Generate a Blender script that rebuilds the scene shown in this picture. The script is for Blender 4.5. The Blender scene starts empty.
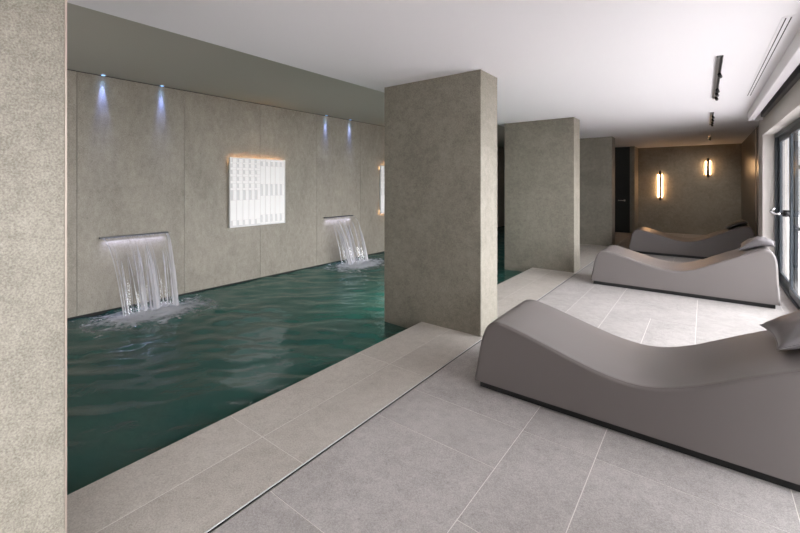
import bpy, bmesh, math, random
from mathutils import Vector, Matrix, noise

# ------------------------------------------------------------------ camera, world, exposure
SC = bpy.context.scene
COL = SC.collection
FPX = 398.4
YAW = math.atan(304 / 398.4)
cam_data = bpy.data.cameras.new('camera')
cam_data.sensor_width = 36.0
cam_data.lens = 36.0 * FPX / 800.0
cam_data.shift_y = -(266.5 - 183.5) / 800.0
cam_data.clip_start = 0.05
cam_data.clip_end = 300
cam = bpy.data.objects.new('camera', cam_data)
COL.objects.link(cam)
cam.location = (0, 0, 1.45)
cam.rotation_euler = (math.pi / 2, 0, YAW)
SC.camera = cam

world = bpy.data.worlds.new('world')
SC.world = world
world.use_nodes = True
wn = world.node_tree
bg = wn.nodes['Background']
wtc = wn.nodes.new('ShaderNodeTexCoord')
# overcast sky, much brighter on the side of the veiled sun (out through the windows)
wdir = wn.nodes.new('ShaderNodeVectorMath')
wdir.operation = 'DOT_PRODUCT'
wn.links.new(wtc.outputs['Generated'], wdir.inputs[0])
wdir.inputs[1].default_value = Vector((0.95, 0.08, 0.22)).normalized()
wpow = wn.nodes.new('ShaderNodeMapRange')
wpow.interpolation_type = 'SMOOTHSTEP'
wpow.inputs[1].default_value = 0.25
wpow.inputs[2].default_value = 1.0
wpow.inputs[3].default_value = SKY_BASE = 1.35
wpow.inputs[4].default_value = SKY_PEAK = 15.0
wn.links.new(wdir.outputs['Value'], wpow.inputs[0])
bg.inputs[0].default_value = (0.98, 0.955, 1.0, 1)
wsep = wn.nodes.new('ShaderNodeSeparateXYZ')
wn.links.new(wtc.outputs['Generated'], wsep.inputs[0])
wzen = wn.nodes.new('ShaderNodeMapRange')
wzen.inputs[1].default_value = 0.35
wzen.inputs[2].default_value = 1.0
wzen.inputs[3].default_value = 0.0
wzen.inputs[4].default_value = SKY_ZENITH = 3.6
wn.links.new(wsep.outputs['Z'], wzen.inputs[0])
wadd = wn.nodes.new('ShaderNodeMath')
wadd.operation = 'ADD'
wn.links.new(wpow.outputs[0], wadd.inputs[0])
wn.links.new(wzen.outputs[0], wadd.inputs[1])
wn.links.new(wadd.outputs[0], bg.inputs[1])

SC.view_settings.view_transform = 'Standard'
SC.view_settings.look = 'None'
SC.view_settings.gamma = 1.0
SC.view_settings.use_curve_mapping = False
SC.view_settings.exposure = 0.22
SC.cycles.use_denoising = True
SC.cycles.max_bounces = 12
SC.cycles.diffuse_bounces = 6
SC.cycles.transparent_max_bounces = 24
SC.cycles.caustics_reflective = False
SC.cycles.caustics_refractive = False
SC.cycles.sample_clamp_indirect = 6.0

# window portal: the opening of the glazed wall, so the sky is sampled well
WIN_Y0, WIN_Y1, WIN_H = 2.0, 8.3, 2.195
pd = bpy.data.lights.new('window_portal', 'AREA')
pd.shape = 'RECTANGLE'
pd.size = WIN_H
pd.size_y = WIN_Y1 - WIN_Y0
pd.cycles.is_portal = True
po = bpy.data.objects.new('window_portal', pd)
COL.objects.link(po)
po.location = (1.0, (WIN_Y0 + WIN_Y1) / 2, WIN_H / 2)
po.rotation_euler = (0, math.radians(90), 0)
REAR_Y0, REAR_Y1 = -4.6, 0.45
pd2 = pd.copy()
pd2.size_y = REAR_Y1 - REAR_Y0
po2 = bpy.data.objects.new('window_portal', pd2)
COL.objects.link(po2)
po2.location = (1.0, (REAR_Y0 + REAR_Y1) / 2, WIN_H / 2)
po2.rotation_euler = (0, math.radians(90), 0)

# ------------------------------------------------------------------ materials
M = {}


def nodes_of(name):
    m = bpy.data.materials.new(name)
    m.use_nodes = True
    nt = m.node_tree
    return m, nt, nt.nodes['Principled BSDF']


def plain(name, col, rough=0.5, metal=0.0, bump=0.0, bscale=60.0, var=0.0, spec=0.5):
    m, nt, p = nodes_of(name)
    p.inputs['Base Color'].default_value = (*col, 1)
    p.inputs['Roughness'].default_value = rough
    p.inputs['Metallic'].default_value = metal
    p.inputs['Specular IOR Level'].default_value = spec
    tc = nt.nodes.new('ShaderNodeTexCoord')
    n = nt.nodes.new('ShaderNodeTexNoise')
    n.inputs['Scale'].default_value = bscale
    n.inputs['Detail'].default_value = 4
    nt.links.new(tc.outputs['Object'], n.inputs['Vector'])
    if var:
        mx = nt.nodes.new('ShaderNodeMix')
        mx.data_type = 'RGBA'
        mx.inputs[6].default_value = (*[c * (1 - var) for c in col], 1)
        mx.inputs[7].default_value = (*[c * (1 + var) for c in col], 1)
        nt.links.new(n.outputs[0], mx.inputs[0])
        nt.links.new(mx.outputs[2], p.inputs['Base Color'])
    if bump:
        b = nt.nodes.new('ShaderNodeBump')
        b.inputs['Strength'].default_value = bump
        b.inputs['Distance'].default_value = 0.004
        nt.links.new(n.outputs[0], b.inputs['Height'])
        nt.links.new(b.outputs[0], p.inputs['Normal'])
    M[name] = m
    return m


def stone(name, dark, light, rough=0.55, fine=170.0, island=0.0, streak=False, contrast=1.0, bumpd=0.0015):
    """porcelain stone slabs: cloudy drift, fine salt-and-pepper grain, small pits"""
    m, nt, p = nodes_of(name)
    L = nt.links
    tc = nt.nodes.new('ShaderNodeTexCoord')
    mp = nt.nodes.new('ShaderNodeMapping')
    L.new(tc.outputs['Object'], mp.inputs[0])
    if streak:
        mp.inputs['Scale'].default_value = (1, 1, 0.55)
    geo = nt.nodes.new('ShaderNodeNewGeometry')
    off = nt.nodes.new('ShaderNodeVectorMath')
    off.operation = 'MULTIPLY_ADD'
    comb = nt.nodes.new('ShaderNodeCombineXYZ')
    for i in range(3):
        L.new(geo.outputs['Random Per Island'], comb.inputs[i])
    L.new(comb.outputs[0], off.inputs[0])
    off.inputs[1].default_value = (7.3, 11.1, 5.7)
    L.new(mp.outputs[0], off.inputs[2])
    vec = off.outputs[0]

    def nz(scale, detail, rgh=0.6, dist=0.0):
        n = nt.nodes.new('ShaderNodeTexNoise')
        n.inputs['Scale'].default_value = scale
        n.inputs['Detail'].default_value = detail
        n.inputs['Roughness'].default_value = rgh
        n.inputs['Distortion'].default_value = dist
        L.new(vec, n.inputs['Vector'])
        return n.outputs[0]

    def math_(op, a, b):
        n = nt.nodes.new('ShaderNodeMath')
        n.operation = op
        for i, x in enumerate((a, b)):
            if isinstance(x, (int, float)):
                n.inputs[i].default_value = x
            else:
                L.new(x, n.inputs[i])
        return n.outputs[0]
    cloud = nz(2.2, 4, 0.6, 0.6)
    mid = nz(16, 5, 0.7, 0.3)
    grain = nz(fine, 3, 0.8)
    a = math_('MULTIPLY', math_('SUBTRACT', cloud, 0.5), 0.8 * contrast)
    b = math_('MULTIPLY', math_('SUBTRACT', mid, 0.5), 0.95 * contrast)
    c = math_('MULTIPLY', math_('SUBTRACT', grain, 0.5), 2.5 * contrast)
    s = math_('ADD', math_('ADD', math_('ADD', a, b), c), 0.5)
    if island:
        s = math_('ADD', s, math_('MULTIPLY', math_('SUBTRACT', geo.outputs['Random Per Island'], 0.5), island))
    mx = nt.nodes.new('ShaderNodeMix')
    mx.data_type = 'RGBA'
    mx.inputs[6].default_value = (*dark, 1)
    mx.inputs[7].default_value = (*light, 1)
    L.new(s, mx.inputs[0])
    # pits
    v = nt.nodes.new('ShaderNodeTexNoise')
    v.inputs['Scale'].default_value = 48
    v.inputs['Detail'].default_value = 2
    L.new(vec, v.inputs['Vector'])
    pit = nt.nodes.new('ShaderNodeMapRange')
    pit.inputs[1].default_value = 0.26
    pit.inputs[2].default_value = 0.36
    pit.inputs[3].default_value = 0.82
    pit.inputs[4].default_value = 1.0
    L.new(v.outputs[0], pit.inputs[0])
    mul = nt.nodes.new('ShaderNodeMix')
    mul.data_type = 'RGBA'
    mul.blend_type = 'MULTIPLY'
    mul.inputs[0].default_value = 1
    L.new(mx.outputs[2], mul.inputs[6])
    L.new(pit.outputs[0], mul.inputs[7])
    L.new(mul.outputs[2], p.inputs['Base Color'])
    p.inputs['Roughness'].default_value = rough
    bp = nt.nodes.new('ShaderNodeBump')
    bp.inputs['Strength'].default_value = 0.35
    bp.inputs['Distance'].default_value = bumpd
    L.new(math_('ADD', grain, mid), bp.inputs['Height'])
    L.new(bp.outputs[0], p.inputs['Normal'])
    M[name] = m
    return m


stone('stone_wall', (0.225, 0.20, 0.157), (0.475, 0.428, 0.358), 0.6, streak=True)
stone('stone_pillar', (0.140, 0.126, 0.097), (0.325, 0.297, 0.243), 0.6)
stone('stone_floor', (0.305, 0.282, 0.266), (0.50, 0.468, 0.449), 0.6, island=0.12, contrast=1.3)
stone('stone_coping', (0.37, 0.334, 0.292), (0.565, 0.522, 0.472), 0.6, fine=130, island=0.15, contrast=1.15)
stone('stone_far_wall', (0.185, 0.165, 0.130), (0.40, 0.365, 0.305), 0.6)
plain('grout', (0.74, 0.71, 0.67), 0.8, bump=0.2, var=0.08)
plain('gap_dark', (0.03, 0.028, 0.026), 0.9)
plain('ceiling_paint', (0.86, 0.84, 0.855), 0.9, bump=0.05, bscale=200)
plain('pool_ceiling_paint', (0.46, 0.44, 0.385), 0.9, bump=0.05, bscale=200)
plain('wall_paint', (0.60, 0.565, 0.53), 0.85, bump=0.1, bscale=150)
plain('pool_tile', (0.05, 0.15, 0.14), 0.35, var=0.25, bscale=9)
plain('leather', (0.162, 0.144, 0.137), 0.40, bump=0.12, bscale=420, var=0.03)
plain('leather_seam', (0.16, 0.14, 0.132), 0.55)
plain('cushion_leather', (0.15, 0.138, 0.142), 0.33, bump=0.12, bscale=300, var=0.04)
plain('black_plinth', (0.012, 0.012, 0.012), 0.6)
plain('black_metal', (0.015, 0.015, 0.016), 0.45, 0.3)
plain('grey_metal', (0.25, 0.25, 0.25), 0.4, 0.6)
plain('aluminium', (0.68, 0.67, 0.66), 0.45, 0.2)
plain('chrome', (0.75, 0.75, 0.76), 0.18, 1.0)
plain('steel', (0.62, 0.60, 0.57), 0.3, 1.0)
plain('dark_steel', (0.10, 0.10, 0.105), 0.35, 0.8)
plain('frame_blue_grey', (0.045, 0.056, 0.066), 0.4, 0.2)
plain('bronze', (0.10, 0.075, 0.055), 0.4, 0.8)
plain('pale_bronze', (0.55, 0.47, 0.40), 0.35, 0.8)
plain('dark_door', (0.022, 0.024, 0.022), 0.5, var=0.2, bscale=8)
plain('white_enamel', (0.85, 0.84, 0.83), 0.5)
plain('terrace', (0.80, 0.77, 0.76), 0.8, bump=0.2, var=0.12, bscale=14)


def wood(name, dark, light, rough):
    m, nt, p = nodes_of(name)
    tc = nt.nodes.new('ShaderNodeTexCoord')
    mp = nt.nodes.new('ShaderNodeMapping')
    mp.inputs['Scale'].default_value = (14, 14, 0.6)
    n = nt.nodes.new('ShaderNodeTexNoise')
    n.inputs['Scale'].default_value = 3
    n.inputs['Detail'].default_value = 8
    n.inputs['Distortion'].default_value = 0.6
    r = nt.nodes.new('ShaderNodeMix')
    r.data_type = 'RGBA'
    r.inputs[6].default_value = (*dark, 1)
    r.inputs[7].default_value = (*light, 1)
    nt.links.new(tc.outputs['Object'], mp.inputs[0])
    nt.links.new(mp.outputs[0], n.inputs['Vector'])
    nt.links.new(n.outputs[0], r.inputs[0])
    nt.links.new(r.outputs[2], p.inputs['Base Color'])
    p.inputs['Roughness'].default_value = rough
    M[name] = m


wood('dark_wood', (0.035, 0.025, 0.018), (0.10, 0.076, 0.058), 0.3)
wood('grey_timber', (0.035, 0.033, 0.032), (0.09, 0.085, 0.08), 0.7)


def emit(name, col, strength):
    m, nt, p = nodes_of(name)
    p.inputs['Base Color'].default_value = (*[min(1, c) * 0.8 for c in col], 1)
    p.inputs['Emission Color'].default_value = (*col, 1)
    p.inputs['Emission Strength'].default_value = strength
    M[name] = m


emit('panel_grey', (0.9, 0.88, 0.87), 0.07)
emit('led_warm', (1.0, 0.60, 0.27), 26.0)
emit('led_sconce', (1.0, 0.58, 0.28), 46.0)
emit('led_blue', (0.5, 0.55, 1.0), 1.2)
emit('lens_blue', (0.30, 0.55, 1.0), 2.0)
emit('panel_glow', (1.0, 0.97, 0.95), 0.2)
emit('pool_lamp', (0.55, 1.0, 0.85), 9.0)


def glass_thin():
    m = bpy.data.materials.new('window_glass')
    m.use_nodes = True
    nt = m.node_tree
    nt.nodes.remove(nt.nodes['Principled BSDF'])
    out = nt.nodes['Material Output']
    f = nt.nodes.new('ShaderNodeFresnel')
    f.inputs[0].default_value = 1.45
    t = nt.nodes.new('ShaderNodeBsdfTransparent')
    t.inputs[0].default_value = (0.93, 0.95, 0.95, 1)
    g = nt.nodes.new('ShaderNodeBsdfGlossy')
    g.inputs['Roughness'].default_value = 0.01
    mx = nt.nodes.new('ShaderNodeMixShader')
    geo = nt.nodes.new('ShaderNodeNewGeometry')
    inv = nt.nodes.new('ShaderNodeMath')
    inv.operation = 'SUBTRACT'
    inv.inputs[0].default_value = 1.0
    nt.links.new(geo.outputs['Backfacing'], inv.inputs[1])
    mu = nt.nodes.new('ShaderNodeMath')
    mu.operation = 'MULTIPLY'
    nt.links.new(f.outputs[0], mu.inputs[0])
    nt.links.new(inv.outputs[0], mu.inputs[1])
    nt.links.new(mu.outputs[0], mx.inputs[0])
    nt.links.new(t.outputs[0], mx.inputs[1])
    nt.links.new(g.outputs[0], mx.inputs[2])
    nt.links.new(mx.outputs[0], out.inputs[0])
    M['window_glass'] = m


glass_thin()


def water_mat():
    m = bpy.data.materials.new('pool_water')
    m.use_nodes = True
    nt = m.node_tree
    L = nt.links
    nt.nodes.remove(nt.nodes['Principled BSDF'])
    out = nt.nodes['Material Output']
    tc = nt.nodes.new('ShaderNodeTexCoord')
    n = nt.nodes.new('ShaderNodeTexNoise')
    n.inputs['Scale'].default_value = 9.0
    n.inputs['Detail'].default_value = 4
    n.inputs['Distortion'].default_value = 0.8
    L.new(tc.outputs['Object'], n.inputs['Vector'])
    bp = nt.nodes.new('ShaderNodeBump')
    bp.inputs['Strength'].default_value = 0.22
    bp.inputs['Distance'].default_value = 0.02
    L.new(n.outputs[0], bp.inputs['Height'])
    fr = nt.nodes.new('ShaderNodeFresnel')
    fr.inputs[0].default_value = 1.33
    L.new(bp.outputs[0], fr.inputs['Normal'])
    gl = nt.nodes.new('ShaderNodeBsdfGlossy')
    gl.inputs['Roughness'].default_value = 0.02
    L.new(bp.outputs[0], gl.inputs['Normal'])
    rf = nt.nodes.new('ShaderNodeBsdfRefraction')
    rf.inputs['Color'].default_value = (0.42, 0.82, 0.76, 1)
    rf.inputs['IOR'].default_value = 1.33
    rf.inputs['Roughness'].default_value = 0.08
    L.new(bp.outputs[0], rf.inputs['Normal'])
    df = nt.nodes.new('ShaderNodeBsdfDiffuse')
    df.inputs['Color'].default_value = (0.065, 0.19, 0.165, 1)
    L.new(bp.outputs[0], df.inputs['Normal'])
    tl = nt.nodes.new('ShaderNodeBsdfTranslucent')
    tl.inputs['Color'].default_value = (0.12, 0.42, 0.36, 1)
    L.new(bp.outputs[0], tl.inputs['Normal'])
    m1 = nt.nodes.new('ShaderNodeMixShader')
    m1.inputs[0].default_value = 0.35
    L.new(df.outputs[0], m1.inputs[1])
    L.new(tl.outputs[0], m1.inputs[2])
    m2 = nt.nodes.new('ShaderNodeMixShader')
    m2.inputs[0].default_value = 0.4
    L.new(m1.outputs[0], m2.inputs[1])
    L.new(rf.outputs[0], m2.inputs[2])
    m3 = nt.nodes.new('ShaderNodeMixShader')
    L.new(fr.outputs[0], m3.inputs[0])
    L.new(m2.outputs[0], m3.inputs[1])
    L.new(gl.outputs[0], m3.inputs[2])
    L.new(m3.outputs[0], out.inputs[0])
    M['pool_water'] = m


water_mat()


def veil(name, attr, lo, hi, sx, sy, white=0.9):
    """thin moving water: white streaks of broken water over clear film; streaks run along the fall (UV y)"""
    m = bpy.data.materials.new(name)
    m.use_nodes = True
    nt = m.node_tree
    L = nt.links
    nt.nodes.remove(nt.nodes['Principled BSDF'])
    out = nt.nodes['Material Output']
    uv = nt.nodes.new('ShaderNodeUVMap')
    mp = nt.nodes.new('ShaderNodeMapping')
    mp.inputs['Scale'].default_value = (sx, sy, 1)
    L.new(uv.outputs[0], mp.inputs[0])
    n = nt.nodes.new('ShaderNodeTexNoise')
    n.inputs['Scale'].default_value = 1
    n.inputs['Detail'].default_value = 5
    n.inputs['Roughness'].default_value = 0.65
    L.new(mp.outputs[0], n.inputs['Vector'])
    at = nt.nodes.new('ShaderNodeAttribute')
    at.attribute_name = attr
    add = nt.nodes.new('ShaderNodeMath')
    add.operation = 'ADD'
    L.new(n.outputs[0], add.inputs[0])
    L.new(at.outputs['Fac'], add.inputs[1])
    mr = nt.nodes.new('ShaderNodeMapRange')
    mr.inputs[1].default_value = lo
    mr.inputs[2].default_value = hi
    mr.inputs[3].default_value = 0.0
    mr.inputs[4].default_value = white
    L.new(add.outputs[0], mr.inputs[0])
    tr = nt.nodes.new('ShaderNodeBsdfTransparent')
    gl = nt.nodes.new('ShaderNodeBsdfGlossy')
    gl.inputs['Roughness'].default_value = 0.1
    film = nt.nodes.new('ShaderNodeMixShader')
    film.inputs[0].default_value = 0.04
    L.new(tr.outputs[0], film.inputs[1])
    L.new(gl.outputs[0], film.inputs[2])
    df = nt.nodes.new('ShaderNodeBsdfDiffuse')
    df.inputs[0].default_value = (0.93, 0.92, 0.94, 1)
    tl = nt.nodes.new('ShaderNodeBsdfTranslucent')
    tl.inputs[0].default_value = (0.93, 0.92, 0.94, 1)
    wm = nt.nodes.new('ShaderNodeMixShader')
    L.new(df.outputs[0], wm.inputs[1])
    L.new(tl.outputs[0], wm.inputs[2])
    fin = nt.nodes.new('ShaderNodeMixShader')
    L.new(mr.outputs[0], fin.inputs[0])
    L.new(film.outputs[0], fin.inputs[1])
    L.new(wm.outputs[0], fin.inputs[2])
    L.new(fin.outputs[0], out.inputs[0])
    M[name] = m


veil('falling_water', 'froth', 0.56, 1.0, 30, 1.0, 0.85)
veil('foam_water', 'froth', 0.62, 1.15, 9, 9, 0.95)


# ------------------------------------------------------------------ helpers
def link(o, parent=None):
    COL.objects.link(o)
    if parent:
        o.parent = parent
    return o


def tag(o, label=None, cat=None, group=None, kind=None):
    if label:
        o['label'] = label
    if cat:
        o['category'] = cat
    if group:
        o['group'] = group
    if kind:
        o['kind'] = kind
    return o


def empty(name, loc, rz=0.0):
    o = bpy.data.objects.new(name, None)
    o.empty_display_size = 0.1
    o.location = loc
    o.rotation_euler = (0, 0, rz)
    return link(o)


class MB:
    def __init__(self):
        self.bm = bmesh.new()

    def box(self, x0, x1, y0, y1, z0, z1, mi=0, bev=0.0):
        r = bmesh.ops.create_cube(self.bm, size=1.0)
        vs = r['verts']
        for v in vs:
            v.co = Vector(((x0 + x1) / 2 + v.co.x * (x1 - x0), (y0 + y1) / 2 + v.co.y * (y1 - y0), (z0 + z1) / 2 + v.co.z * (z1 - z0)))
        fs = set(f for v in vs for f in v.link_faces)
        for f in fs:
            f.material_index = mi
        if bev:
            es = list(set(e for v in vs for e in v.link_edges))
            r2 = bmesh.ops.bevel(self.bm, geom=es, offset=bev, segments=2, affect='EDGES', profile=0.5)
            for f in r2['faces']:
                f.material_index = mi
        return self

    def cyl(self, p0, p1, r0, r1=None, seg=16, mi=0):
        r1 = r0 if r1 is None else r1
        p0, p1 = Vector(p0), Vector(p1)
        d = p1 - p0
        rot = d.to_track_quat('Z', 'Y').to_matrix().to_4x4()
        mat = Matrix.Translation((p0 + p1) / 2) @ rot
        r = bmesh.ops.create_cone(self.bm, cap_ends=True, segments=seg, radius1=r0, radius2=r1, depth=d.length, matrix=mat)
        for f in set(f for v in r['verts'] for f in v.link_faces):
            f.material_index = mi
            f.smooth = len(f.verts) == 4
        return self

    def tube(self, pts, radii, seg=8, mi=0):
        pts = [Vector(p) for p in pts]
        if not isinstance(radii, (list, tuple)):
            radii = [radii] * len(pts)
        rings = []
        for i, p in enumerate(pts):
            t = (pts[min(i + 1, len(pts) - 1)] - pts[max(i - 1, 0)]).normalized()
            up = Vector((0, 0, 1)) if abs(t.z) < 0.9 else Vector((0, 1, 0))
            a = t.cross(up).normalized()
            b = a.cross(t).normalized()
            rings.append([self.bm.verts.new(p + (a * math.cos(k * 2 * math.pi / seg) + b * math.sin(k * 2 * math.pi / seg)) * radii[i]) for k in range(seg)])
        for r0, r1 in zip(rings, rings[1:]):
            for k in range(seg):
                f = self.bm.faces.new((r0[k], r0[(k + 1) % seg], r1[(k + 1) % seg], r1[k]))
                f.smooth = True
                f.material_index = mi
        for rg in (rings[0][::-1], rings[-1]):
            f = self.bm.faces.new(rg)
            f.material_index = mi
        return self

    def build(self, name, mats, parent=None, loc=None):
        bmesh.ops.recalc_face_normals(self.bm, faces=self.bm.faces)
        me = bpy.data.meshes.new(name)
        self.bm.to_mesh(me)
        self.bm.free()
        for k in (mats if isinstance(mats, (list, tuple)) else [mats]):
            me.materials.append(M[k])
        o = bpy.data.objects.new(name, me)
        if loc:
            o.location = loc
        return link(o, parent)


def struct(mb, name, mats, parent=None):
    o = mb.build(name, mats, parent)
    if not parent:
        o['kind'] = 'structure'
    return o


def copy_tree(o, parent=None):
    c = o.copy()
    COL.objects.link(c)
    c.parent = parent
    for ch in list(o.children):
        copy_tree(ch, c)
    return c


# ------------------------------------------------------------------ setting
H = 2.53            # main ceiling
HP = 2.76           # higher ceiling over the pool
YN, YF = -5.0, 14.1
XW = -5.78          # stone wall behind the pool
XE = -2.355         # pool edge of the coping
XC0, XC1 = -1.650, -1.629   # drain channel
WZ = -0.105         # water level

# floor tiles on a 0.39 m module, mixed formats
u = 0.3915
fx0, fy0 = -1.630, 1.123
NX, NY = 7, 34
kmin = -11
occ = {}
tiles = []
fixed = [(0, 0, 2, 2), (0, 2, 2, 1), (2, 1, 1, 2), (3, 1, 2, 2), (5, 1, 2, 2), (0, -1, 1, 1), (1, -2, 1, 2), (0, -3, 1, 2), (2, -1, 2, 2),
         (2, 3, 1, 2), (3, 3, 2, 1), (0, 3, 2, 2), (5, 3, 1, 2), (6, 3, 1, 1),
         (0, 9, 1, 4), (1, 9, 1, 4), (2, 10, 2, 3), (2, 8, 1, 2), (3, 8, 1, 2), (4, 9, 3, 4)]
rng = random.Random(5)


def put(i, j, w, h):
    cells = [(a, b) for a in range(i, i + w) for b in range(j, j + h)]
    if any(cc in occ or cc[0] >= NX or cc[1] >= NY for cc in cells):
        return False
    for cc in cells:
        occ[cc] = 1
    tiles.append((i, j, w, h))
    return True


for tdef in fixed:
    put(*tdef)
for j in range(kmin, NY):
    for i in range(NX):
        if (i, j) in occ:
            continue
        opts = [(2, 2), (1, 2), (2, 1), (1, 3), (2, 3), (3, 2)]
        rng.shuffle(opts)
        if not any(put(i, j, *o) for o in opts):
            put(i, j, 1, 1)
fl = MB()
g = 0.0021
XFMAX = 1.0
for i, j, w, h in tiles:
    x0, x1 = fx0 + i * u + g, min(fx0 + (i + w) * u - g, XFMAX)
    y0, y1 = max(fy0 + j * u + g, YN), min(fy0 + (j + h) * u - g, YF)
    if x1 - x0 > 0.01 and y1 - y0 > 0.01:
        fl.box(x0, x1, y0, y1, -0.02, 0.0, 0)
fl.box(XC1, XFMAX + 0.02, YN, YF, -0.25, -0.0012, 1)
struct(fl, 'floor', ['stone_floor', 'grout'])

cp = MB()
yj = [1.335 + 1.16 * k for k in range(-4, 13)]
for y0, y1 in zip(yj, yj[1:]):
    a, b = max(y0 + g, YN), min(y1 - g, YF)
    if b - a > 0.02:
        cp.box(XE, -2.008 - g, a, b, -0.022, 0, 0)
        cp.box(-2.008 + g, XC0, a, b, -0.022, 0, 0)
cp.box(XE + 0.006, XC0, YN, YF, -0.25, -0.0012, 1)
cop = struct(cp, 'floor_coping', ['stone_coping', 'grout'])

# linear drain between coping and floor
dr = empty('floor_drain', (XC0, 0, 0))
tag(dr, 'long narrow linear drain channel set in the floor beside the pool coping', 'drain')
MB().box(0, 0.020, YN, YF, -0.06, -0.0025).build('channel_base', 'black_plinth', dr)
MB().box(0.0005, 0.0058, YN, YF, -0.03, 0.0015).build('steel_edge', 'aluminium', dr)
MB().box(0.0190, 0.0205, YN, YF, -0.03, 0.0005).build('steel_lip', 'steel', dr)

# pool basin
ba = MB()
ba.box(XW - 0.1, XE + 0.05, -1.0, YF, -1.55, -1.4)
ba.box(XE + 0.006, XE + 0.05, -1.0, YF, -1.4, -0.03)
ba.box(XW - 0.1, XW + 0.0, -1.0, YF, -1.4, -0.16)
ba.box(XW, XE, -1.1, -1.0, -1.4, -0.03)
ba.box(XW, XE, YF, YF + 0.1, -1.4, -0.03)
struct(ba, 'floor_pool_basin', ['pool_tile'])

# stone wall behind the pool: slabs 1.2 m wide with open hairline joints
wl = MB()
ys = [1.40 + 1.2 * k for k in range(-6, 12)]
for y0, y1 in zip(ys, ys[1:]):
    a, b = max(y0 + 0.0022, YN), min(y1 - 0.0022, YF + 0.1)
    if b > a:
        wl.box(XW - 0.03, XW, a, b, -0.088, HP - 0.012, 0)
wl.box(XW - 0.2, XW - 0.02, YN, YF + 0.1, -0.2, HP + 0.1, 1)
struct(wl, 'wall_left', ['stone_wall', 'gap_dark'])

# pool end wall, far wall, back wall
wf = MB()
wf.box(XW, -2.86, YF, YF + 0.2, -0.066, HP + 0.1)
wf.box(-2.86, 1.0, YF, YF + 0.2, -0.2, H + 0.1)
struct(wf, 'wall_far', ['stone_far_wall'])
wb = MB()
wb.box(XW - 0.2, 1.0, YN - 0.2, YN, -0.3, HP + 0.1)
struct(wb, 'wall_back', ['stone_far_wall'])

# ceilings
ce = MB()
ce.box(-3.02, 0.53, YN - 0.2, YF + 0.2, H, H + 0.5)
ce.box(0.53, 1.0, 8.05, YF + 0.2, H, H + 0.5)
struct(ce, 'ceiling', ['ceiling_paint'])
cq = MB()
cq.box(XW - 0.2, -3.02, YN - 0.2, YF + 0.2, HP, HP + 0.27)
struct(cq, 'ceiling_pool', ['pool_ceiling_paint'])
pm = MB()
pm.box(0.53, 0.607, -0.5, 8.05, 2.405, H + 0.5, bev=0.006)
pm.box(0.607, 0.70, 8.02, 8.05, 2.405, H)
struct(pm, 'trim_1', ['ceiling_paint'])
rc = MB()
rc.box(0.607, 1.0, YN - 0.2, 8.05, H + 0.3, H + 0.5)
struct(rc, 'ceiling_recess', ['wall_paint'])
br = MB().box(0.675, 0.72, WIN_Y0 + 0.1, 8.0, 2.44, 2.53)  # dark strip standing in for the shade behind the pelmet
struct(br, 'shade_strip', ['dark_steel'])

# right wall: lintel, near wall, pier; then the dark wooden panelling further back
wr = MB()
wr.box(0.72, 1.0, WIN_Y0, WIN_Y1, WIN_H, H + 0.3)
wr.box(0.72, 1.0, REAR_Y1, WIN_Y0, 0.0, H + 0.3)
wr.box(0.72, 1.0, REAR_Y0, REAR_Y1, WIN_H, H + 0.3)
wr.box(0.72, 1.0, YN - 0.2, REAR_Y0, 0.0, H + 0.3)
wr.box(0.72, 1.0, WIN_Y1, 8.85, 0.0, H)
struct(wr, 'wall_right', ['wall_paint'])
wp = MB()
py = [8.85 + k * 0.875 for k in range(7)]
for a, b in zip(py, py[1:]):
    wp.box(0.80, 1.0, a + 0.002, b - 0.002, 0.0, H - 0.004)
dp = struct(wp, 'door_1', ['dark_wood'])
ph = MB()
ph.tube([(0.80, 9.8, 0.395), (0.768, 9.8, 0.395), (0.76, 9.8, 0.405), (0.76, 9.8, 2.46), (0.80, 9.8, 2.47)], 0.009, 10)
ph.build('pull_handle', 'pale_bronze', dp)
MB().box(0.792, 0.80, 9.79, 9.81, 0.38, 2.49).build('handle_plate', 'pale_bronze', dp)

# block beside the far wall with the dark full-height door in it
db = MB()
db.box(-2.86, -2.72, 13.3, YF, 0, H)
db.box(-1.72, -1.60, 13.3, YF, 0, H)
struct(db, 'wall_doorway', ['stone_far_wall'])
d2 = struct(MB().box(-2.715, -1.725, 13.34, 13.40, 0.004, H - 0.004), 'door_2', ['dark_door'])
hd = MB()
hd.tube([(-1.86, 13.34, 0.95), (-1.86, 13.27, 0.95), (-2.02, 13.27, 0.95)], 0.011, 8)
hd.cyl((-1.86, 13.34, 0.95), (-1.86, 13.325, 0.95), 0.027)
hd.build('door_handle', 'steel', d2)

# stone clad pillars
for k, yf in enumerate((-0.002, 3.46, 6.86, 10.24)):
    b = MB()
    b.box(-2.86, -1.68, yf, yf + 0.38, -0.9, H + 0.001)
    o = struct(b, 'pillar', ['stone_pillar'])
    if k == 0:
        MB().box(-1.683, -1.6765, yf + 0.3765, yf + 0.382, 0.002, H - 0.001).build('edge_trim', 'pale_bronze', o)

# ------------------------------------------------------------------ glazed wall
FX0, FX1 = 0.855, 0.935
wfm = MB()
wfm.box(FX0, FX1, WIN_Y0, WIN_Y1, 0.0, 0.035)
wfm.box(FX0, FX1, WIN_Y0, WIN_Y1, WIN_H - 0.05, WIN_H)
wfm.box(FX0, FX1, WIN_Y1 - 0.05, WIN_Y1, 0.035, WIN_H - 0.05)
wfm.box(FX0, FX1, WIN_Y0, WIN_Y0 + 0.05, 0.035, WIN_H - 0.05)
wfm.box(FX0 + 0.037, FX0 + 0.043, WIN_Y0 + 0.05, WIN_Y1 - 0.05, 0.035, 0.045)
w1 = struct(wfm, 'window_1', ['frame_blue_grey'])


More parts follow.
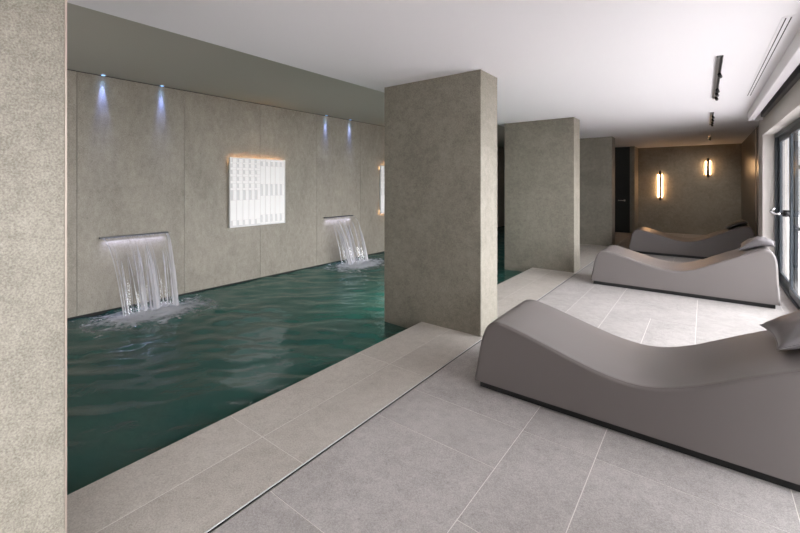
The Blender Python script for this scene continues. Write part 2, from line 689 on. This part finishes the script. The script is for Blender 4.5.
def leaf(name, x0, x1, y0, y1):
    s = 0.085
    z0, z1 = 0.046, WIN_H - 0.052
    f = MB()
    f.box(x0, x1, y0, y0 + s, z0, z1, bev=0.004)
    f.box(x0, x1, y1 - s, y1, z0, z1, bev=0.004)
    f.box(x0, x1, y0 + s, y1 - s, z0, z0 + s, bev=0.004)
    f.box(x0, x1, y0 + s, y1 - s, z1 - 0.07, z1, bev=0.004)
    o = struct(f, name, ['frame_blue_grey'])
    xm = (x0 + x1) / 2
    MB().box(xm - 0.004, xm + 0.004, y0 + s - 0.005, y1 - s + 0.005, z0 + s - 0.005, z1 - 0.065).build('pane', 'window_glass', o)
    return o


leaf('window_2', 0.897, 0.931, 6.93, 8.248)
lf = leaf('door_3', 0.859, 0.893, 4.95, 7.02)
leaf('window_3', 0.897, 0.931, WIN_Y0 + 0.052, 5.03)
leaf('window_4', 0.859, 0.893, -1.15, REAR_Y1 - 0.01)
leaf('window_5', 0.897, 0.931, -2.9, -1.07)
leaf('window_6', 0.859, 0.893, -4.59, -2.82)
hb = MB()
hb.cyl((0.859, 6.975, 1.07), (0.80, 6.975, 1.07), 0.042, seg=24)
hb.cyl((0.80, 6.975, 1.07), (0.792, 6.975, 1.07), 0.042, 0.034, seg=24)
hh = hb.build('handle_rose', 'black_metal', lf)
lv = MB()
lv.tube([(0.795, 6.975, 1.07), (0.735, 6.985, 1.06), (0.69, 6.99, 1.075), (0.683, 6.99, 1.09), (0.70, 6.99, 1.115), (0.725, 6.985, 1.135)], [0.012, 0.013, 0.013, 0.013, 0.012, 0.009], 10)
lv.build('lever', 'chrome', hh)

# outside: terrace and timber screen
tr = MB()
for i in range(20):
    for j in range(-12, 26):
        tr.box(1.02 + i * 1.0, 2.014 + i * 1.0, j * 1.0, j * 1.0 + 0.994, -0.06, -0.02)
struct(tr, 'ground', ['terrace'])
struct(MB().box(1.0, 2.4, YN - 1, 11.5, H + 0.02, H + 0.3), 'added_canopy', ['ceiling_paint'])  # unseen slab added to keep high sky light off the floor by the glass
ts = empty('timber_screen', (1.62, 12.6, -0.02))
tag(ts, 'grey timber slat privacy screen standing outside on the terrace behind the glass', 'screen')
sl = MB()
for k in range(26):
    sl.box(k * 0.1, k * 0.1 + 0.075, -0.02, 0.02, 0.0, 2.3)
sl.build('slats', 'grey_timber', ts)
MB().box(0, 2.575, 0.02, 0.06, 0.4, 0.48).build('rail', 'grey_timber', ts)
MB().box(0, 2.575, 0.02, 0.06, 1.8, 1.88).build('rail', 'grey_timber', ts)

# ------------------------------------------------------------------ pool water
FOUNT = [(1.61, 2.375), (5.165, 5.93)]
LAND = [(-5.28, 2.02), (-5.22, 5.60)]


def wave(x, y):
    z = 0.0
    p = Vector((x, y, 0))
    # swell crossing the pool at a slant, with shorter chop on top
    a, b = x * 0.8 + y * 0.6, -x * 0.6 + y * 0.8
    w = 0.35 * noise.noise(Vector((a * 0.8, b * 0.8, 7.7)))
    z += 0.016 * noise.noise(Vector((a * 1.2, b * 2.7 + w, 1.7)))
    z += 0.014 * noise.noise(Vector((a * 2.3 + w, b * 5.6 + 2 * w, 4.1)))
    z += 0.0068 * noise.noise(Vector((a * 5.0, b * 11.0 + 3 * w, 9.4)))
    for (lx, ly) in LAND:
        r = math.hypot(x - lx, (y - ly) * 0.8)
        e = math.exp(-r / 0.9)
        ph = 1.6 * noise.noise(Vector((x * 1.7, y * 1.7, ly)))
        z += 0.011 * e * math.sin(r * 21 + ph * 2)
        z += 0.02 * math.exp(-(r / 0.35) ** 2) * noise.noise(Vector((x * 9, y * 9, 2.2)))
    return z


bm = bmesh.new()
nx, ny = 104, 420
wy0, wy1 = -1.0, YF
grid = []
for j in range(ny + 1):
    row = []
    tt = j / ny
    y = wy0 + (wy1 - wy0) * (tt ** 1.25)
    for i in range(nx + 1):
        x = XW + 0.001 + (XE + 0.004 - XW) * i / nx
        row.append(bm.verts.new((x, y, wave(x, y))))
    grid.append(row)
for j in range(ny):
    for i in range(nx):
        f = bm.faces.new((grid[j][i], grid[j][i + 1], grid[j + 1][i + 1], grid[j + 1][i]))
        f.smooth = True
me = bpy.data.meshes.new('pool_water')
bm.to_mesh(me)
bm.free()
me.materials.append(M['pool_water'])
wo = link(bpy.data.objects.new('pool_water', me))
wo.location = (0, 0, WZ)
tag(wo, 'rippling teal green water filling the indoor pool', 'water', kind='stuff')


def pool_light(y, label, x=XE + 0.004, sgn=-1):
    o = empty('pool_light', (x, y, -0.62))
    tag(o, label, 'light', 'underwater lights along the pool edge')
    MB().cyl((0, 0, 0), (sgn * 0.02, 0, 0), 0.14, seg=28).build('rim', 'steel', o)
    MB().cyl((sgn * 0.02, 0, 0), (sgn * 0.03, 0, 0), 0.11, 0.09, seg=28).build('lens', 'pool_lamp', o)
    ld = bpy.data.lights.new('pool_lamp', 'AREA')
    ld.shape = 'DISK'
    ld.size = 0.2
    ld.energy = 48
    ld.color = (0.55, 1.0, 0.86)
    lo = bpy.data.objects.new('pool_lamp', ld)
    link(lo, o)
    lo.location = (sgn * 0.05, 0, 0)
    lo.rotation_euler = (0, math.radians(90) * (1 if sgn < 0 else -1) + 0.35, 0)


pool_light(4.6, 'underwater pool light glowing below the coping behind the nearest full pillar')


# ------------------------------------------------------------------ wall fountains
def fountain(y0, y1, seed, label, lean):
    rr = random.Random(seed)
    o = empty('water_fountain', (XW, (y0 + y1) / 2, 0))
    tag(o, label, 'fountain', 'sheet fountains on the pool wall')
    hw = (y1 - y0) / 2
    zt = 0.785
    MB().box(0.0005, 0.05, -hw, hw, zt, zt + 0.018, bev=0.003).build('spout', 'dark_steel', o)
    MB().box(0.004, 0.014, -hw + 0.03, hw - 0.03, zt - 0.004, zt).build('light_strip', 'led_blue', o)
    ld = bpy.data.lights.new('spout_glow', 'AREA')
    ld.shape = 'RECTANGLE'
    ld.size, ld.size_y = 0.008, 2 * hw - 0.08
    ld.energy = 1.3
    ld.color = (0.62, 0.64, 1.0)
    ld.spread = math.radians(110)
    lo = link(bpy.data.objects.new('spout_glow', ld), o)
    lo.location = (0.022, 0, zt - 0.008)
    lo.rotation_euler = (0, math.radians(-12), 0)
    drop = zt - WZ
    T = math.sqrt(2 * drop / 9.81)

    def path(s, t, vx, pinch, jit):
        # s across -1..1, t 0..1 in time of fall
        x = 0.05 + vx * T * t
        z = zt - drop * t * t
        y = s * hw * (0.97 - pinch * t) + lean * t + jit * t
        return Vector((x, y, z))
    # veil
    bm = bmesh.new()
    dl = bm.verts.layers.float.new('froth')
    uvl = bm.loops.layers.uv.new('UVMap')
    NU, NT = 60, 36
    vv = []
    for a in range(NU + 1):
        s = -1 + 2 * a / NU
        row = []
        n1 = noise.noise(Vector((s * 2.6, seed, 0)))
        n2 = noise.noise(Vector((s * 7.0, seed, 3)))
        for b in range(NT + 1):
            t = b / NT
            p = path(s, t, 0.92 + 0.22 * n1 + 0.1 * n2, 0.2, 0.05 * n2)
            v = bm.verts.new(p)
            edge = 0.16 if abs(s) > 0.93 else 0.0
            top = 0.22 * max(0, 1 - t / 0.18)
            v[dl] = -0.03 + 0.13 * t + 0.62 * n1 * t + 0.25 * n2 * t + edge * 1.1 + top * 0.6
            row.append((v, s, t))
        vv.append(row)
    for a in range(NU):
        for b in range(NT):
            q = [vv[a][b], vv[a + 1][b], vv[a + 1][b + 1], vv[a][b + 1]]
            f = bm.faces.new([w[0] for w in q])
            f.smooth = True
            for lp, w in zip(f.loops, q):
                lp[uvl].uv = ((w[1] + 1) / 2, w[2] + seed)
    me = bpy.data.meshes.new('water_veil')
    bm.to_mesh(me)
    bm.free()
    me.materials.append(M['falling_water'])
    link(bpy.data.objects.new('water_veil', me), o)
    # strands of broken water
    bm = bmesh.new()
    dl = bm.verts.layers.float.new('froth')
    uvl = bm.loops.layers.uv.new('UVMap')
    for k in range(38):
        s = rr.uniform(-0.95, 0.98)
        if rr.random() < 0.5:
            s = rr.choice([-0.62, -0.1, 0.12, 0.72]) + rr.gauss(0, 0.07)
        n1 = noise.noise(Vector((s * 2.6, seed, 0)))
        n2 = noise.noise(Vector((s * 7.0, seed, 3)))
        vx = 0.92 + 0.22 * n1 + 0.1 * n2 + rr.gauss(0, 0.05)
        ta = rr.uniform(0.3, 0.78)
        w = rr.choice([0.0015, 0.002, 0.003, 0.006]) * rr.uniform(0.8, 1.3)
        jit = rr.gauss(0, 0.03)
        prev = None
        for b in range(15):
            t = ta + (1 - ta) * b / 14
            p = path(s, t, vx, 0.2, jit)
            ww = w * math.sin(math.pi * min(1, (b + 0.6) / 9)) if b < 5 else w * (1 + 0.3 * math.sin(b * 2.1 + k))
            l = bm.verts.new(p + Vector((-ww * 0.4, -ww, 0)))
            m_ = bm.verts.new(p + Vector((ww * 0.8, 0, 0)))
            r = bm.verts.new(p + Vector((-ww * 0.4, ww, 0)))
            for q in (l, m_, r):
                q[dl] = 0.38 + 0.3 * b / 14
            if prev:
                for A, B, C_, D_ in ((prev[0], prev[1], m_, l), (prev[1], prev[2], r, m_), (prev[2], prev[0], l, r)):
                    f = bm.faces.new((A, B, C_, D_))
                    f.smooth = True
                    for lp in f.loops:
                        lp[uvl].uv = (k * 0.37 + (0.02 if lp.vert in (r, prev[2]) else 0), lp.vert.co.z * 1.5)
            prev = (l, m_, r)
    me = bpy.data.meshes.new('water_strands')
    bm.to_mesh(me)
    bm.free()
    me.materials.append(M['falling_water'])
    link(bpy.data.objects.new('water_strands', me), o)
    # foam where the sheet lands
    bm = bmesh.new()
    dl = bm.verts.layers.float.new('froth')
    uvl = bm.loops.layers.uv.new('UVMap')
    cx, cy = 0.05 + 0.92 * T + 0.05, lean
    gx0, gx1, gy0, gy1 = 0.02, cx + 0.55, cy - 0.72, cy + 0.72
    N = 70
    g2 = []
    for a in range(N + 1):
        row = []
        for b in range(N + 1):
            x = gx0 + (gx1 - gx0) * a / N
            y = gy0 + (gy1 - gy0) * b / N
            ex = (x - cx - 0.05) / 0.25
            ey = (y - cy) / 0.43
            r = math.hypot(ex, ey)
            n = noise.fractal(Vector((x * 6, y * 6, seed)), 1.0, 2.0, 4)
            n2 = noise.fractal(Vector((x * 22, y * 22, seed)), 1.0, 2.0, 3)
            core = math.exp(-r * r * 0.8)
            wx, wy = x + XW, y + (y0 + y1) / 2
            z = WZ + wave(wx, wy) + 0.0015 + core * (0.012 + 0.03 * max(0, n + 0.3) + 0.014 * n2)
            v = bm.verts.new((x, y, z))
            v[dl] = 1.0 * math.exp(-(r * 0.75) ** 2) + 0.34 * n + 0.22 * n2 - 0.02
            if a in (0, N) or b in (0, N):
                v[dl] = -1
            row.append(v)
        g2.append(row)
    for a in range(N):
        for b in range(N):
            f = bm.faces.new((g2[a][b], g2[a + 1][b], g2[a + 1][b + 1], g2[a][b + 1]))
            f.smooth = True
            for lp in f.loops:
                lp[uvl].uv = (lp.vert.co.x * 1.3 + seed, lp.vert.co.y * 1.3)
    me = bpy.data.meshes.new('foam')
    bm.to_mesh(me)
    bm.free()
    me.materials.append(M['foam_water'])
    link(bpy.data.objects.new('foam', me), o)
    # flung drops
    bm = bmesh.new()
    bm.verts.layers.float.new('froth')
    bm.loops.layers.uv.new('UVMap')
    for k in range(120):
        a = rr.uniform(0, 6.28)
        q = abs(rr.gauss(0, 0.55))
        p = Vector((cx + math.cos(a) * 0.26 * q, cy + math.sin(a) * 0.45 * q, WZ + 0.02 + abs(rr.gauss(0, 0.05)) * (1.2 - min(1, q))))
        bmesh.ops.create_icosphere(bm, subdivisions=1, radius=rr.uniform(0.0025, 0.007), matrix=Matrix.Translation(p))
    dl = bm.verts.layers.float['froth']
    for v in bm.verts:
        v[dl] = 0.6
    me = bpy.data.meshes.new('spray')
    bm.to_mesh(me)
    bm.free()
    me.materials.append(M['falling_water'])
    sp = link(bpy.data.objects.new('spray', me), o)
    sp['kind'] = 'stuff'
    return o


fountain(*FOUNT[0], 1.0, 'wide thin sheet of water falling from a dark spout, nearer left fountain', 0.02)
fountain(*FOUNT[1], 6.0, 'sheet of water falling from a spout just left of the nearest full pillar', 0.05)


# ------------------------------------------------------------------ relief light panels on the pool wall
def light_panel(y0, label, bottom_glow):
    W, HT = 0.985, 1.055
    o = empty('light_panel', (XW, y0 + W / 2, 0.785))
    tag(o, label, 'wall lamp', 'white relief light panels on the pool wall')
    y = -W / 2
    MB().box(0.0, 0.025, y + 0.08, -y - 0.08, 0.08, HT - 0.08).build('mount', 'dark_steel', o)
    MB().box(0.025, 0.04, y, -y, 0, HT).build('backing_board', 'panel_grey', o)
    fr = MB()
    e = 0.010
    fr.box(0.025, 0.062, y - e, y, -e, HT + e)
    fr.box(0.025, 0.062, -y, -y + e, -e, HT + e)
    fr.box(0.025, 0.062, y, -y, HT, HT + e)
    fr.box(0.025, 0.062, y, -y, -e, 0)
    fr.build('frame', 'white_enamel', o)
    t = MB()
    tot = 423.0

    def cell(ya, yb, fa, fb, cover, depth=0.052):
        za, zb = HT * (1 - fb), HT * (1 - fa)
        w = yb - ya
        t.box(0.04, depth, yb - w * cover, yb - w * 0.015, za + 0.002, zb - 0.002, bev=0.003)
    half = W * 0.525
    cw = half / 5
    rowsL = [(0.005, 0.062, .62), (0.062, 0.08, .97), (0.08, 0.135, .62), (0.135, 0.172, .97), (0.172, 0.232, .62), (0.232, 0.27, .97),
             (0.27, 0.33, .62), (0.33, 0.37, .97), (0.37, 0.436, .62), (0.436, 0.468, .97), (0.468, 0.615, .52), (0.615, 0.91, .93), (0.91, 0.985, .6)]
    for k in range(5):
        for fa, fb, c in rowsL:
            cell(y + k * cw, y + (k + 1) * cw, fa, fb, c)
    cw2 = (W - half) / 5
    rowsR = [(0.005, 0.03, .97), (0.03, 0.10, .5), (0.10, 0.38, .93), (0.38, 0.56, .5), (0.56, 0.855, .93), (0.855, 0.97, .55), (0.97, 0.995, .97)]
    for k in range(5):
        for fa, fb, c in rowsR:
            cell(y + half + k * cw2, y + half + (k + 1) * cw2, fa, fb, c)
    t.build('relief_tiles', 'panel_glow', o)
    MB().box(0.006, 0.022, y + 0.03, -y - 0.03, HT - 0.05, HT - 0.035).build('light_strip', 'led_warm', o)
    if bottom_glow:
        MB().box(0.006, 0.022, y + 0.03, -y - 0.03, 0.035, 0.05).build('light_strip', 'led_warm', o)


light_panel(3.25, 'square white relief light panel glowing on the stone wall between the two fountains', False)
light_panel(6.80, 'white light panel mostly hidden behind the nearest full pillar', True)


# ------------------------------------------------------------------ blue downlights grazing the pool wall
def blue_spot(y, label):
    o = empty('downlight', (XW + 0.034, y, HP))
    tag(o, label, 'downlight', 'blue downlights along the pool wall')
    MB().cyl((0, 0, 0), (0, 0, -0.008), 0.028, seg=24).build('rim', 'steel', o)
    MB().cyl((0, 0, -0.008), (0, 0, -0.011), 0.020, seg=24).build('lens', 'lens_blue', o)
    ld = bpy.data.lights.new('blue_beam', 'SPOT')
    ld.energy = 42
    ld.color = (0.25, 0.36, 1.0)
    ld.spot_size = math.radians(25)
    ld.spot_blend = 1.0
    ld.shadow_soft_size = 0.012
    lo = bpy.data.objects.new('blue_beam', ld)
    link(lo, o)
    lo.location = (0, 0, -0.02)
    lo.rotation_euler = (0, math.radians(4.5), 0)
    lg = bpy.data.lights.new('blue_halo', 'SPOT')
    lg.energy = 1.6
    lg.color = (0.28, 0.55, 1.0)
    lg.spot_size = math.radians(100)
    lg.spot_blend = 0.9
    lg.shadow_soft_size = 0.012
    l2 = link(bpy.data.objects.new('blue_halo', lg), o)
    l2.location = (0, 0, -0.014)
    l2.rotation_euler = (0, math.radians(-10), 0)


for y, lb in ((1.645, 'blue ceiling downlight over the left end of the nearer fountain, leftmost of four'),
              (2.30, 'blue ceiling downlight over the right end of the nearer fountain'),
              (5.21, 'blue ceiling downlight over the left end of the farther fountain'),
              (5.86, 'blue ceiling downlight over the right end of the farther fountain')):
    blue_spot(y, lb)


# ------------------------------------------------------------------ loungers
PROFILE = [(0, .052), (.03, .2), (.058, .35), (.095, .445), (.135, .482), (.18, .495), (.25, .487), (.35, .463), (.53, .412), (.69, .366),
           (.84, .331), (.99, .316), (1.11, .332), (1.25, .380), (1.35, .428), (1.48, .495), (1.65, .577), (1.765, .634), (1.85, .668),
           (1.895, .67), (1.935, .652), (1.96, .615), (1.977, .55), (1.992, .3), (2.006, .052)]


def spline(pts, per=5):
    out = []
    n = len(pts)
    for i in range(n - 1):
        p0, p1, p2, p3 = [Vector(pts[max(0, min(n - 1, i + k))]) for k in (-1, 0, 1, 2)]
        d0, d1, d2 = [max(1e-4, (b - a).length) ** 0.5 for a, b in ((p0, p1), (p1, p2), (p2, p3))]
        m1 = (p2 - p1) if i == 0 else ((p1 - p0) / d0 - (p2 - p0) / (d0 + d1) + (p2 - p1) / d1) * d1
        m2 = (p2 - p1) if i == n - 2 else ((p2 - p1) / d1 - (p3 - p1) / (d1 + d2) + (p3 - p2) / d2) * d1
        for k in range(per):
            t = k / per
            out.append((2 * t**3 - 3 * t**2 + 1) * p1 + (t**3 - 2 * t**2 + t) * m1 + (-2 * t**3 + 3 * t**2) * p2 + (t**3 - t**2) * m2)
    out.append(Vector(pts[-1]))
    return out


PR = spline(PROFILE, 5)
LW = 0.70


def surf(s):
    pts = [p for p in PR if p.y > 0.3]
    for a, b in zip(pts, pts[1:]):
        if a.x <= s <= b.x and b.x > a.x:
            return a.y + (b.y - a.y) * (s - a.x) / (b.x - a.x)
    return pts[0].y if s < pts[0].x else pts[-1].y


def make_lounger(name):
    o = empty(name, (0, 0, 0))
    bm = bmesh.new()
    # rounded rim: rows across the width, profile pulled in towards the sides
    n = len(PR)
    nor = []
    for i, p in enumerate(PR):
        t = (PR[min(i + 1, n - 1)] - PR[max(i - 1, 0)]).normalized()
        nor.append(Vector((-t.y, t.x)))
    R = 0.022
    rows = [(0.0, R)]
    for k in range(1, 6):
        a = k / 5 * math.pi / 2
        rows.append((R * (1 - math.cos(a)), R * (1 - math.sin(a))))
    secs = rows + [(LW * 0.25, -0.002), (LW * 0.5, -0.003), (LW * 0.75, -0.002)] + [(LW - y, d) for y, d in reversed(rows)]
    vs = []
    for y, d in secs:
        row = []
        for p, q in zip(PR, nor):
            c = p - q * d
            z = max(0.052, c.y)
            row.append(bm.verts.new((c.x, y, z)))
        vs.append(row)
    for a in range(len(secs) - 1):
        for i in range(n - 1):
            f = bm.faces.new((vs[a][i], vs[a][i + 1], vs[a + 1][i + 1], vs[a + 1][i]))
            f.smooth = True
    bm.faces.new(vs[0][::-1])
    bm.faces.new(vs[-1])
    bm.faces.new([r[0] for r in vs] + [r[-1] for r in reversed(vs)])
    bmesh.ops.recalc_face_normals(bm, faces=bm.faces)
    me = bpy.data.meshes.new('upholstered_body')
    bm.to_mesh(me)
    bm.free()
    me.materials.append(M['leather'])
    body = link(bpy.data.objects.new('upholstered_body', me), o)
    for y in (R * 0.45, LW - R * 0.45):
        pts = [Vector((p.x - q.x * R * 0.25, y, p.y - q.y * R * 0.25)) for p, q in list(zip(PR, nor))[4:-4:2]]
        MB().tube(pts, 0.0035, 6).build('seam', 'leather_seam', body)
    MB().box(0.035, 1.965, 0.035, LW - 0.035, 0.0, 0.054).build('plinth', 'black_plinth', o)
    return o


def cushion(name, s0, yc, Ls, Ly, T, rz, seed, mat):
    """square cushion with pinched corners, laid over the raised head end; coordinates of its lounger"""
    bm = bmesh.new()
    N = 28
    cs, sn = math.cos(rz), math.sin(rz)

    def pt(a, b, side):
        x, y = a * 2 / N - 1, b * 2 / N - 1
        k = max(0.0, (1 - x * x) * (1 - y * y))
        px = x * (1 - 0.10 * (1 - y * y) * abs(x)) * Ls / 2
        py = y * (1 - 0.10 * (1 - x * x) * abs(y)) * Ly / 2
        wr = noise.noise(Vector((x * 2.2 + seed, y * 2.2, side))) * 0.018 + 0.01 * noise.noise(Vector((x * 6, y * 3 + seed, side)))
        th = T / 2 * (k ** 0.42)
        X, Y = px * cs - py * sn, px * sn + py * cs
        base = zline(s0 + X)
        if side > 0:
            z = base + T * 0.42 + th * 1.1 + wr * k
        else:
            z = base + T * 0.42 - th * 0.84
        return Vector((s0 + X, yc + Y, z))

    def zline(s):
        # resting plane: the lounger surface, levelled off past the crest
        return surf(min(s, 1.875)) + 0.004 - 0.10 * max(0, s - 1.875)
    top = [[bm.verts.new(pt(a, b, 1)) for b in range(N + 1)] for a in range(N + 1)]
    bot = [[top[a][b] if a in (0, N) or b in (0, N) else bm.verts.new(pt(a, b, -1)) for b in range(N + 1)] for a in range(N + 1)]
    for a in range(N):
        for b in range(N):
            f = bm.faces.new((top[a][b], top[a + 1][b], top[a + 1][b + 1], top[a][b + 1]))
            f.smooth = True
            f = bm.faces.new((bot[a][b], bot[a][b + 1], bot[a + 1][b + 1], bot[a + 1][b]))
            f.smooth = True
    rim = [top[a][0].co.copy() for a in range(N + 1)] + [top[N][b].co.copy() for b in range(1, N + 1)] + [top[a][N].co.copy() for a in range(N - 1, -1, -1)] + [top[0][b].co.copy() for b in range(N - 1, -1, -1)]
    bmesh.ops.recalc_face_normals(bm, faces=bm.faces)
    me = bpy.data.meshes.new(name)
    bm.to_mesh(me)
    bm.free()
    me.materials.append(M[mat])
    o = link(bpy.data.objects.new(name, me))
    MB().tube(rim, 0.004, 6).build('piping', mat, o)
    return o


LP = [(-1.308, 2.58, 0.4, 'nearest lounger, grey brown wave-shaped leather lounger cut off by the right edge'),
      (-1.308, 6.25, 0.2, 'middle lounger of three, taupe leather wave shape standing fully in view'),
      (-1.265, 9.55, 0.0, 'farthest lounger, shaded grey brown wave shape before the sconce-lit wall')]
proto = None
for k, (x, y, rz, lb) in enumerate(LP):
    if proto is None:
        L_ = proto = make_lounger('wave_lounger')
    else:
        L_ = copy_tree(proto)
    L_.location = (x, y, 0)
    L_.rotation_euler = (0, 0, math.radians(rz))
    tag(L_, lb, 'lounger', 'wave loungers in a row beside the pool')
plain('cushion_dark', (0.06, 0.055, 0.052), 0.4, bump=0.1, bscale=300)
for (x, y, rz, lb), (s0, yc, Ls, Ly, T, r2, seed, mat, lab) in zip(LP, [
        (1.80, 0.37, 0.42, 0.46, 0.15, 0.05, 1.3, 'cushion_leather', 'grey leather cushion on the nearest lounger, cut off by the right edge'),
        (1.835, 0.40, 0.33, 0.46, 0.115, -0.10, 4.6, 'cushion_leather', 'pale grey leather cushion on the head end of the middle lounger'),
        (1.76, 0.40, 0.33, 0.46, 0.10, 0.0, 8.2, 'cushion_dark', 'dark cushion on the head end of the farthest lounger')]):
    c = cushion('cushion', s0, yc, Ls, Ly, T, r2, seed, mat)
    c.location = (x, y, 0)
    c.rotation_euler = (0, 0, math.radians(rz))
    tag(c, lab, 'cushion', 'cushions on the loungers')


# ------------------------------------------------------------------ sconces on the far wall
def sconce(x, z0, z1, label):
    o = empty('sconce', (x, YF, z0))
    tag(o, label, 'wall lamp', 'slim vertical sconces on the far wall')
    h = z1 - z0
    MB().box(-0.02, 0.02, -0.05, 0, 0.08 * h, 0.92 * h).build('back_plate', 'bronze', o)
    MB().cyl((0, -0.075, -0.05), (0, -0.075, h + 0.05), 0.030, seg=18).build('rod', 'bronze', o)
    for s in (-1, 1):
        MB().cyl((s * 0.044, -0.035, 0.03 * h), (s * 0.044, -0.035, 0.97 * h), 0.010, seg=12).build('light_tube', 'led_sconce', o)
    MB().cyl((0, -0.075, -0.05), (0, -0.075, -0.075), 0.03, seg=18).build('end_cap', 'black_metal', o)
    MB().cyl((0, -0.075, h + 0.05), (0, -0.075, h + 0.075), 0.03, seg=18).build('end_cap', 'black_metal', o)


sconce(-1.03, 1.03, 1.74, 'longer glowing bronze sconce, left and lower of the two on the far wall')
sconce(0.09, 1.70, 2.08, 'shorter glowing bronze sconce, right and higher of the two on the far wall')


# ------------------------------------------------------------------ ceiling fittings
def track(x, y0, y1, heads, label, aims=()):
    o = empty('track_light', (x, (y0 + y1) / 2, H))
    tag(o, label, 'track light', 'black spotlight tracks in the white ceiling')
    hl = (y1 - y0) / 2
    t = MB()
    t.box(-0.022, 0.022, -hl, hl, -0.006, 0)
    t.box(-0.022, 0.0, -hl, hl, -0.016, -0.006)
    t.box(0.017, 0.022, -hl, hl, -0.016, -0.006)
    t.build('track_housing', 'grey_metal', o)
    MB().box(0.0005, 0.0165, -hl + 0.01, hl - 0.01, -0.010, -0.006).build('track_slot', 'black_metal', o)
    for f in heads:
        y = -hl + f * 2 * hl
        s = MB()
        s.cyl((0.009, y, -0.008), (0.013, y, -0.028), 0.007, seg=12)
        s.cyl((0.009, y - 0.035, -0.030), (0.018, y + 0.035, -0.042), 0.014, 0.017, seg=18)
        sh = s.build('spot_head', 'black_metal', o)
        if aims:
            # beam added at the head to brighten the far wall
            ld = bpy.data.lights.new('fill_beam', 'SPOT')
            ld.energy = 30
            ld.color = (1.0, 0.92, 0.82)
            ld.spot_size = math.radians(74)
            ld.spot_blend = 1.0
            ld.shadow_soft_size = 0.03
            lo = link(bpy.data.objects.new('fill_beam', ld), o)
            lo.location = (0.02, y + 0.06, -0.05)
            d = Vector(aims) - Vector((x, (y0 + y1) / 2 + y, H))
            lo.rotation_euler = d.to_track_quat('-Z', 'Y').to_euler()


track(0.108, 4.31, 6.40, (0.30, 0.68, 0.80, 0.93), 'nearest and longest black ceiling track with small spot heads')
track(0.10, 7.66, 9.20, (0.2, 0.45, 0.7, 0.9), 'middle black ceiling track, second of three in line')
track(0.10, 11.2, 12.3, (0.3, 0.7), 'farthest and shortest black ceiling track before the far wall', (-0.35, 14.1, 0.9))

ad = empty('air_diffuser', (0.437, 5.03, H))
tag(ad, 'white linear air diffuser with two slots in the ceiling along the window side', 'air vent')
MB().box(-0.032, 0.032, -1.47, 1.47, -0.004, 0).build('frame', 'ceiling_paint', ad)
for x in (-0.013, 0.013):
    MB().box(x - 0.0032, x + 0.0032, -1.45, 1.45, -0.0052, -0.004).build('slot', 'gap_dark', ad)
